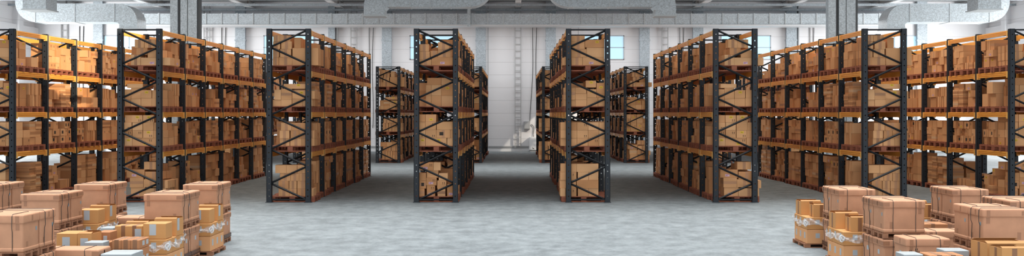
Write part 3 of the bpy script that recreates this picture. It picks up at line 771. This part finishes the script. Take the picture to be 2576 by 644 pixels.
# ------------------------------------------------------------------ foreground crates
CW, CD, CH, PH = .57, .42, .438, .075
def crate_meshes(W, D, H, straps, seed):
    r = random.Random(seed); out = []
    body = rounded(-W / 2 + .008, W / 2 - .008, .008, D - .008, .0, H - .06, .022, 3)
    rim = rounded(-W / 2 + .002, W / 2 - .002, .002, D - .002, .0, .055, .018, 2)
    bmesh.ops.delete(rim, geom=[], context='VERTS') if False else None
    tmp = bpy.data.meshes.new('t'); rim.to_mesh(tmp); rim.free(); body.from_mesh(tmp); bpy.data.meshes.remove(tmp)
    lid = rounded(-W / 2 - .002, W / 2 + .002, -.002, D + .002, H - .105, H, .02, 3)
    body_me, lid_me = smooth(bm_mesh('body', body, M_CRATE)), smooth(bm_mesh('lid', lid, M_LID))
    st = []
    for q in range(2):
        m = MB(); e = .006
        if straps == 'x':                       # loop round the x faces and the top
            y = D * (.2 if q == 0 else .74); pts = []
            for i in range(9): pts.append((W / 2 + (e - .008 if i < 6 else e + .005), y + (.007 * math.sin(i * .95) if q else .004 * math.sin(i * .9)), H * (.03 + .1 * i)))
            pts += [(W / 2 + e + .003, y, H - .02), (W / 2 - .014, y, H + e), (0, y, H + e), (-W / 2 + .014, y, H + e), (-W / 2 - e - .003, y, H - .02)]
            for i in range(8, -1, -1): pts.append((-W / 2 - (e - .008 if i < 6 else e + .005), y + (.007 * math.sin(i * .95) if q else .004 * math.sin(i * .9)), H * (.03 + .1 * i)))
        else:
            x = W * (-.27 if q == 0 else .27); pts = []
            for i in range(9): pts.append((x + .006 * math.sin(i * .8 + q), -(e - .008 if i < 6 else e + .005), H * ((.03 if q else .12) + (.1 if q else .088) * i)))
            pts += [(x, -e - .003, H - .02), (x, .014, H + e), (x, D / 2, H + e), (x, D - .014, H + e), (x, D + e + .003, H - .02)]
            for i in range(8, -1, -1): pts.append((x, D + (e - .008 if i < 6 else e + .005), H * (.03 + .1 * i)))
        m.tube(pts, .0034, 0, 6); st.append(smooth(m.mesh('strap', M_STRAP)))
    zl = H - .105; tps = []
    def patch(*bx):
        t = MB(); t.box(*bx); tps.append(t.mesh('corner_tape', M_CTAPE))
    # tape: a strip down the lid and body at one end, a wrap on the other lid corner, patches near the base
    patch(-W / 2 + .05, -W / 2 + .095, -.0035, D + .0035, zl + .012, H - .016)
    patch(-W / 2 + .05, -W / 2 + .095, .0062, D - .0062, zl - .075, zl - .001)
    patch(W / 2 - .085, W / 2 + .0035, -.0035, D + .0035, zl + .026, H - .026)
    patch(W / 2 - .135, W / 2 - .09, .0062, D - .0062, .058, .15)
    patch(-W / 2 + .0062, W / 2 - .0062, D * .68, D * .80, .058, .12)
    patch(-W / 2 - .0035, W / 2 + .0035, D * .42, D * .5, zl + .02, H - .02)
    lab = MB(); lab.box(W / 2 - .0078, W / 2 - .0055, D * .44, D * .60, H * .50, H * .64); lab.box(-W / 2 + .0055, -W / 2 + .0078, D * .40, D * .56, H * .50, H * .64)
    tg = MB(); zt = zl - .06
    tg.box(W / 2 - .0078, W / 2 - .0055, D * .78, D * .86, zt - .045, zt); tg.box(-W / 2 + .0055, -W / 2 + .0078, D * .14, D * .22, zt - .045, zt)
    return body_me, lid_me, st, tps, lab.mesh('paper_label', M_PAPER), tg.mesh('tag', M_BLUE)
CR = {'x': crate_meshes(CW, CD, CH, 'x', 1), 'y': crate_meshes(CW, CD, CH, 'y', 2)}
def crate(meshes, loc, turned, label, group, upper=False):
    r = empty('packing_crate', loc); r.rotation_euler = (0, 0, PI if turned else 0); tag(r, label, 'crate', group)
    for nm, me in (('body', meshes[0]), ('lid', meshes[1])): link(nm, me, r)
    for s in meshes[2]: link('strap', s, r)
    for tm in meshes[3]: link('corner_tape', tm, r)
    if upper: link('tag', meshes[5], r)['label'] = 'small blue-grey tag'
    else: link('paper_label', meshes[4], r)['label'] = 'grey paper label'
    return r
def band_mesh():
    m = MB()
    for z0, z1 in ((.012, .03), (.038, .058), (.062, .07)):
        e = .007; t = .003
        for x0, x1, y0, y1 in ((-CW / 2 - e, CW / 2 + e, -e, -e + t), (-CW / 2 - e, CW / 2 + e, CD + e - t, CD + e), (-CW / 2 - e, -CW / 2 - e + t, -e, CD + e), (CW / 2 + e - t, CW / 2 + e, -e, CD + e)): m.box(x0, x1, y0, y1, z0, z1)
    return m.mesh('wrap_band', M_WRAPBAND)
BAND = band_mesh()
STK_NAME = ['the tall stack by the open floor, rear row of the pile before the second rack', 'x']
WHERE = ['outer rear stack, left-side pile', 'outer front stack, left-side pile', 'middle rear stack, left-side pile', 'middle front stack, left-side pile', 'wallward rear stack, left-side pile', 'cut-off front stack, left-side pile',
         'outer rear stack, right-side pile', 'outer front stack, right-side pile', 'middle rear stack, right-side pile', 'lowest front stack, right-side pile', 'wallward stack, right-side pile']
for n, (x0, y0, t, _) in enumerate(STACKS):
    for lev in (0, 1):
        z = lev * (PH + CH + .012)
        for back in (0, 1):
            ya = y0 + back * (CD + .024); cx = x0 + CW / 2; kind = 'x' if (back == 0) != bool(t) else 'y'
            put_pallet('crate_pallet', C_DECK, C_RUN, CD, (cx, ya, z), 'small brown pallet under %s %s crate, %s' % ('rear' if back else 'front', 'upper' if lev else 'floor', WHERE[n]), 'small pallets under the packing crates')
            loc = (cx, ya + (CD if t else 0), z + PH)
            r = crate(CR[kind], loc, t, 'pinkish tan crate, %s %s of the %s' % ('upper' if lev else 'lower', 'rear' if back else 'front', WHERE[n]), 'strapped packing crates in the two piles', bool(lev))
            if not lev: link('wrap_band', BAND, r)
def low_crate(x0, y0, W, D, z, H, label, straps='y'):
    ms = crate_meshes(W, D, H, straps, 5); r = crate(ms, (x0 + W / 2, y0, z), 0, label, 'strapped packing crates in the two piles')
    if 'stamped' in label:
        m = MB()
        for u, v in ((.05, .62), (.05, .52), (.2, .66), (.24, .60), (.21, .52), (.75, .5), (.75, .4), (.75, .3)):
            x = -W / 2 + .02 + u * (W - .04); z0 = H * v
            m.box(x, x + .028, .0062, .0082, z0, z0 + .006); m.box(x, x + .007, .0062, .0082, z0 + .006, z0 + .035); m.box(x + .02, x + .028, .0062, .0082, z0 + .012, z0 + .04)
        link('stamp_print', m.mesh('stamp_print', M_PRINT), r)
def small_pallet(x0, y0, W, D, z, label):
    a, b = pallet_parts(W, D, .52); put_pallet('crate_pallet', a.mesh('deck', M_CPALLET), b.mesh('runner', M_CPALLET), D, (x0 + W / 2, y0, z), label, 'small pallets under the packing crates')
small_pallet(-5.92, 13.13, .76, .39, 0, 'small brown pallet under the flat-topped crate at the lower edge'); low_crate(-5.92, 13.13, .76, .39, PH, .445, 'wide single crate with two straps, lying low before the left-side pile')
small_pallet(-6.60, 17.18, .66, .46, 0, 'small brown pallet under the low crate between two rear stacks'); low_crate(-6.60, 17.18, .66, .46, PH, .445, 'low single crate between the two rear stacks of the left-side pile')
small_pallet(4.98, 13.30, .56, .43, 0, 'lower of two small pallets under the low front crate'); small_pallet(4.98, 13.30, .56, .43, PH, 'upper of two small pallets under the low front crate')
low_crate(4.98, 13.30, .56, .43, 2 * PH, .489, 'single crate with stamped side, low in front of the right-side pile')
small_pallet(5.98, 15.19, .62, .42, 0, 'small brown pallet under the low crate amid the stacks'); low_crate(5.98, 15.19, .62, .42, PH, .445, 'low single crate wedged amid the stacks of the right-side pile')

# cartons of the piles -------------------------------------------------
def carton(x0, x1, y0, y1, z0, z1, mat, label, group, tape=None, labels=(), opened=False, marks=()):
    z1 += z0 * .008; z0 *= 1.008; cx, cy = (x0 + x1) / 2, (y0 + y1) / 2; W, D, H = x1 - x0, y1 - y0, z1 - z0
    m = MB()
    if not opened:
        r = empty('carton', (cx, cy, z0)); link('body', bm_mesh('body', rounded(-W / 2, W / 2, -D / 2, D / 2, 0, H, .006, 1), mat), r)
        f = MB(); f.box(-W / 2 + .004, W / 2 - .004, -.0012, .0012, H - .001, H + .0012); link('flap_seam', f.mesh('flap_seam', M_DTAPE), r)
    else:
        t = .006; r = empty('carton', (cx, cy, z0))
        m.box(-W / 2, W / 2, -D / 2, -D / 2 + t, 0, H); m.box(-W / 2, W / 2, D / 2 - t, D / 2, 0, H); m.box(-W / 2, -W / 2 + t, -D / 2 + t, D / 2 - t, 0, H); m.box(W / 2 - t, W / 2, -D / 2 + t, D / 2 - t, 0, H); m.box(-W / 2 + t, W / 2 - t, -D / 2 + t, D / 2 - t, 0, t)
        link('body', m.mesh('body', mat), r)
        for s in (-1, 1):
            f = MB(); a = .9 if s > 0 else .55; dy = s * D / 2; L = D * .42
            f.prism([(dy, H), (dy + s * L * math.cos(a) * .25 - s * L * .6, H + L * .12), (dy + s * L * math.cos(a) * .25 - s * L * .6, H + L * .12 + .005), (dy, H + .005)], 'x', -W / 2 + .004, W / 2 - .004)
            link('flap', f.mesh('flap', M_GOLDIN if mat is M_GOLD else mat), r)
    tag(r, label, 'carton', group)
    if tape:
        w = .028; e = .0015; bs = []
        for q in ([0] if tape != 'two' else [-.2, .2]):
            if opened: bs += [(q * W - w, q * W + w, -D / 2 - e, -D / 2, 0, H), (W / 2, W / 2 + e, -w, w, 0, H), (-W / 2 - e, -W / 2, -w, w, 0, H)]
            else: bs.append((q * W - w, q * W + w, -D / 2 - e, D / 2 + e, .002, H + e))
        for bx in bs:
            t = MB(); t.box(*bx); link('packing_tape', t.mesh('packing_tape', M_DTAPE), r)
    for fc, u, v, w, h, mt in labels:
        t = MB(); e = .002
        if fc == 'f': t.box(-W / 2 + u * W, -W / 2 + u * W + w, -D / 2 - e, -D / 2, v * H, v * H + h)
        elif fc == 'r': t.box(W / 2, W / 2 + e, -D / 2 + u * D, -D / 2 + u * D + w, v * H, v * H + h)
        else: t.box(-W / 2 - e, -W / 2, -D / 2 + u * D, -D / 2 + u * D + w, v * H, v * H + h)
        c = link('paper_label', t.mesh('paper_label', mt), r); c['label'] = 'grey paper label' if mt is M_PAPER else 'yellow sticker'
    return r
GRP = 'loose cartons in the foreground piles'
def wrap_ring(x0, x1, y0, y1, z, label, seed):
    r = random.Random(seed); m = MB(); n = 72; e = .012
    per = []
    for i in range(n):
        t = i / n * 4; k = int(t); f = t - k
        p = [(x0 + (x1 - x0) * f, y0), (x1, y0 + (y1 - y0) * f), (x1 - (x1 - x0) * f, y1), (x0, y1 - (y1 - y0) * f)][k]
        nx = [(0, -1), (1, 0), (0, 1), (-1, 0)][k]; per.append((p, nx))
    ph = r.uniform(0, 6)
    rings = []
    for j in range(5):
        row = []
        for i, (p, nx) in enumerate(per):
            wob = .014 + .012 * math.sin(i * 1.1 + j * 1.7 + ph) + .01 * math.sin(i * 2.3 - j)
            zz = z + (j - 2) * (.022 + .008 * math.sin(i * .7 + ph)) + .02 * math.sin(i * .35 + ph) - .02 * math.sin(i * .12)
            row.append((p[0] + nx[0] * (e + wob), p[1] + nx[1] * (e + wob), zz))
        rings.append(row)
    for j in range(4):
        for i in range(n):
            i2 = (i + 1) % n; m.quad([rings[j][i], rings[j][i2], rings[j + 1][i2], rings[j + 1][i]])
    for side in (-1, 1):
        # crumpled knot at the corner
        cx, cy = (x1, y0) if side > 0 else (x0, y0)
        for q in range(3):
            pts = [(cx + side * (.02 + .03 * math.sin(a * 1.1 + q)), cy - .02 + .03 * math.cos(a + q), z - .03 + .02 * q + .03 * math.sin(a * 2)) for a in [k * .5 for k in range(12)]]
            m.tube(pts, .009, 0, 6)
    me = m.mesh('plastic_wrap', M_WRAP); smooth(me)
    o = link('plastic_wrap', me); tag(o, label, 'plastic wrap', 'loose plastic wrap round carton stacks')
def w_stack(x0, x1, y0, side, where, seed, cols=2):
    D = .76
    a, b = pallet_parts(x1 - x0 + .06, D, .45); put_pallet('crate_pallet', a.mesh('deck', M_CPALLET), b.mesh('runner', M_CPALLET), D, ((x0 + x1) / 2, y0, 0), 'low brown pallet under the ' + where, 'small pallets under the packing crates')
    zp = .067; f = 'r' if side > 0 else 'l'
    for lay, (h, mat) in enumerate(((.23, M_RUST), (.2, M_GOLD))):
        for k in range(3):
            for c in range(cols):
                w = (x1 - x0) / cols; d = D / 3
                carton(x0 + c * w + .002, x0 + (c + 1) * w - .002, y0 + k * d + .002, y0 + (k + 1) * d - .002, zp, zp + h, CARD[1] if lay == 0 else M_GOLD,
                       '%s %s carton, %s %s, %s' % ('outer' if (c == cols - 1) == (side > 0) else 'inner', ['front', 'centre', 'rear'][k], ['bottom', 'second'][lay], 'layer', where), GRP,
                       None, [(f, .35, .35, .07, .1, M_PAPER), ('f', .4, .4, .07, .08, M_PAPER)])
        zp += h + .002
    if side > 0:
        carton(x1 - .33, x1 - .02, y0 + .02, y0 + .3, zp, zp + .215, M_GOLD, 'front golden carton topping the ' + where, GRP, None, [('f', .28, .25, .09, .15, M_PAPER)])
        carton(x1 - .31, x1, y0 + .42, y0 + .72, zp, zp + .235, M_GOLD, 'rear golden carton topping the ' + where, GRP, None, [('r', .1, .3, .09, .17, M_PAPER)], True)
    else:
        carton(x0 + .12, x0 + .38, y0 + .02, y0 + .28, zp, zp + .2, M_GOLD, 'front open carton topping the ' + where, GRP, 'one', (), True)
        carton(x0 + .02, x0 + .36, y0 + .42, y0 + .74, zp, zp + .225, M_GOLD, 'rear open carton topping the ' + where, GRP, 'one', (), True)
    wrap_ring(x0, x1, y0, y0 + D, .42, 'torn clear wrap round the ' + where, seed)
w_stack(-5.40, -4.70, 16.40, 1, 'outer carton stack behind the outer front crates, left-side pile', 1)
w_stack(-7.10, -6.42, 16.35, 1, 'middle carton stack behind the middle front crates, left-side pile', 2)
w_stack(-5.06, -4.70, 14.32, 1, 'carton stack before the outer front crates, left-side pile', 3, 1)
w_stack(4.87, 5.60, 17.38, -1, 'carton stack beyond the outer rear crates, right-side pile', 4)
w_stack(4.80, 5.50, 15.25, -1, 'carton stack beyond the outer front crates, right-side pile', 5)
w_stack(6.66, 7.34, 17.38, -1, 'carton stack beyond the middle rear crates, right-side pile', 6)
LP, RP = ', left-side pile', ', right-side pile'
# left pile, middle heap
carton(-6.02, -5.56, 13.88, 14.28, 0, .40, CARD[2], 'brown carton under the two golden labelled cartons' + LP, GRP)
carton(-6.02, -5.745, 13.90, 14.24, .40, .632, M_GOLD, 'golden carton with grey label beside the cut-off stack' + LP, GRP, None, [('f', .28, .1, .1, .16, M_PAPER)])
carton(-5.74, -5.557, 13.90, 14.24, .40, .625, M_GOLD, 'open golden carton beside the grey labelled one, low in the heap' + LP, GRP, None, [('f', .2, .3, .1, .1, M_PAPER), ('r', .3, .2, .04, .03, M_YEL)], True)
carton(-5.70, -5.42, 14.32, 14.62, 0, .36, CARD[2], 'brown carton at floor level under the rust carton' + LP, GRP)
carton(-5.66, -5.48, 14.34, 14.60, .36, .60, M_RUST, 'small rust-brown carton behind the open golden carton' + LP, GRP, None, [('f', .5, .5, .05, .07, M_PAPER)])
carton(-5.90, -5.58, 14.90, 15.25, 0, .47, M_GREY, 'grey carton underneath another grey one in the heap' + LP, GRP)
carton(-5.85, -5.665, 14.95, 15.2, .47, .59, M_GREY, 'small grey carton with yellow sticker atop a grey carton' + LP, GRP, None, [('f', .75, .3, .035, .035, M_YEL)])
carton(-5.58, -5.17, 14.73, 15.02, 0, .45, CARD[1], 'tan carton under the golden taped carton in the heap' + LP, GRP)
carton(-5.57, -5.18, 14.75, 15.0, .45, .64, M_GOLD, 'golden carton with brown tape and grey label in mid heap' + LP, GRP, 'two', [('f', .72, .15, .09, .12, M_PAPER)])
carton(-5.53, -5.21, 15.06, 15.37, 0, .40, CARD[1], 'tan carton right behind the golden taped carton' + LP, GRP)
carton(-5.53, -5.21, 15.06, 15.37, .40, .655, M_GOLD, 'open carton with raised flaps behind the golden taped carton' + LP, GRP, None, (), True)
for q in range(3):
    xa = -5.234 + .12 * q; w = ['first', 'second', 'third'][q]
    for zz, h, nm in ((0, .22, 'floor'), (.22, .22, 'middle'), (.44, .12, 'top')):
        carton(xa + .001, xa + .119, 13.76, 14.14, zz, zz + h, M_RUST, '%s rust-brown carton of the %s layer, low in front%s' % (w, nm, LP), GRP, 'one', [('r', .3, .3, .08, .06, M_PAPER), ('r', .68, .3, .08, .06, M_PAPER)] if q == 2 else ())
carton(-5.15, -4.76, 13.16, 13.58, 0, .46, M_GREY, 'wide flat-topped grey carton at the lower edge' + LP, GRP, None, [('f', .9, .6, .03, .04, M_YEL)])
carton(-5.55, -5.28, 13.58, 13.84, 0, .43, M_GREY, 'lower grey carton in the low front gap' + LP, GRP)
carton(-5.53, -5.29, 13.6, 13.82, .43, .55, M_GREY, 'small grey carton stacked in the low front gap' + LP, GRP)
carton(-5.53, -5.38, 14.0, 14.28, 0, .50, M_RUST, 'narrow rust carton between grey and striped cartons' + LP, GRP, 'one')
# right pile
carton(6.10, 6.55, 15.80, 16.15, 0, .56, M_RUST, 'rust-brown carton with dark tape deep among the stacks' + RP, GRP, 'one')
carton(6.09, 6.29, 15.64, 15.78, 0, .50, M_GREY, 'slim grey carton squeezed beside the low crate' + RP, GRP)
carton(5.15, 5.46, 12.55, 12.85, 0, .40, CARD[1], 'tan carton under the grey stickered carton' + RP, GRP)
carton(5.17, 5.46, 12.56, 12.82, .40, .58, M_GREY, 'grey carton with yellow sticker before the single crate' + RP, GRP, None, [('f', .78, .3, .045, .045, M_YEL)])
carton(4.60, 4.83, 12.35, 12.62, 0, .565, M_GREY, 'tall grey carton at the outer lower edge' + RP, GRP)
carton(4.84, 5.24, 12.20, 12.50, 0, .575, M_RUST, 'orange-brown taped carton between two grey cartons' + RP, GRP, 'two')
carton(5.43, 5.95, 12.02, 12.45, 0, .73, M_GOLD, 'large open golden carton before the lowest front stack' + RP, GRP, 'one', (), True)
carton(5.38, 5.66, 11.55, 11.85, 0, .735, M_GOLD, 'open tan carton standing before the large golden one' + RP, GRP, 'one', [('l', .3, .5, .08, .15, M_PAPER)], True)

# ------------------------------------------------------------------ light
def area(name, loc, rot, sx, sy, power, col=(1, 1, 1), spread=180):
    l = bpy.data.lights.new(name, 'AREA'); l.shape = 'RECTANGLE'; l.size = sx; l.size_y = sy; l.energy = power; l.color = col; l.spread = math.radians(spread)
    o = bpy.data.objects.new(name, l); COL.objects.link(o); o.location = loc; o.rotation_euler = rot; return o
area('assumed_overhead_front', (0, 16.5, 8.1), (0, 0, 0), 44, 17, 5400, (.96, .985, 1), 75)  # assumed overhead light for the front floor, no skylight built in the ceiling
for ax, pw in ((-11.12, 400), (-7.43, 330), (-3.73, 70), (3.73, 70), (7.43, 330), (11.12, 400), (-15, 200), (15, 200)):
    area('aisle_fill', (ax, 31.5, 8.1), (0, 0, 0), 1.8, 11, pw, (1, .92, .80))  # added warm fill to brighten the rack sides, no roof opening above
area('assumed_overhead_cross_aisle', (0, 42.5, 8.1), (0, 0, 0), 50, 5, 1400, (.97, .99, 1), 80)  # assumed overhead light for the cross aisle, ceiling is closed here
area('assumed_overhead_far', (0, 57.5, 7.15), (0, 0, 0), 48, 4, 1500, (.97, .99, 1))  # assumed overhead light keeping the far wall bright, no skylight above it
for sx in (-1, 1):
    area('assumed_window_light', (sx * (HW - .1), 52.6, 3.9), (0, sx * PI / 2, 0), 5.0, 9, 2600, (1, .99, .97))  # assumed daylight from side windows out of view, brightens the far corners
    area('assumed_window_light', (sx * (HW - .1), 30, 3.9), (0, sx * PI / 2, 0), 5.0, 14, 600, (1, .97, .92))  # second assumed window light, beside the front racks
def spot(name, loc, to, ang, power, col, blend=.15, rad=.05):
    l = bpy.data.lights.new(name, 'SPOT'); l.energy = power; l.color = col; l.spot_size = math.radians(ang); l.spot_blend = blend; l.shadow_soft_size = rad
    o = bpy.data.objects.new(name, l); COL.objects.link(o); o.location = loc; o.rotation_euler = (Vector(to) - Vector(loc)).to_track_quat('-Z', 'Y').to_euler()
spot('added_shelf_sun_spot', (-3.5, 19.5, 8.1), (-12.3, 29.3, 3.95), 11, 14000, (1, .84, .58))  # added spot lamp imitating sun on the first rack's top shelf, roof is closed
spot('added_far_wall_sun_spot', (9.5, 55.5, 8.1), (2.3, 61.5, .3), 19, 5000, (1, .87, .70), .1)  # added spot lamp throwing a sun patch on the far wall, no opening above
w = bpy.data.worlds.new('World'); SC.world = w; w.use_nodes = True
bg = w.node_tree.nodes['Background']; bg.inputs[0].default_value = (.92, .96, 1.0, 1); bg.inputs[1].default_value = 2.7

# ------------------------------------------------------------------ camera
cam = bpy.data.cameras.new('camera'); co = bpy.data.objects.new('camera', cam); COL.objects.link(co)
co.location = (0, 0, CAMZ); co.rotation_euler = (PI / 2, 0, 0)
cam.sensor_width = 36; cam.lens = 36 * PXM * D0 / 2576; cam.shift_y = -(322 - HOR) / 2576; cam.clip_end = 300
SC.camera = co
SC.view_settings.view_transform = 'Standard'; SC.view_settings.look = 'None'; SC.view_settings.gamma = 1; SC.view_settings.use_curve_mapping = False
SC.view_settings.exposure = 0.0
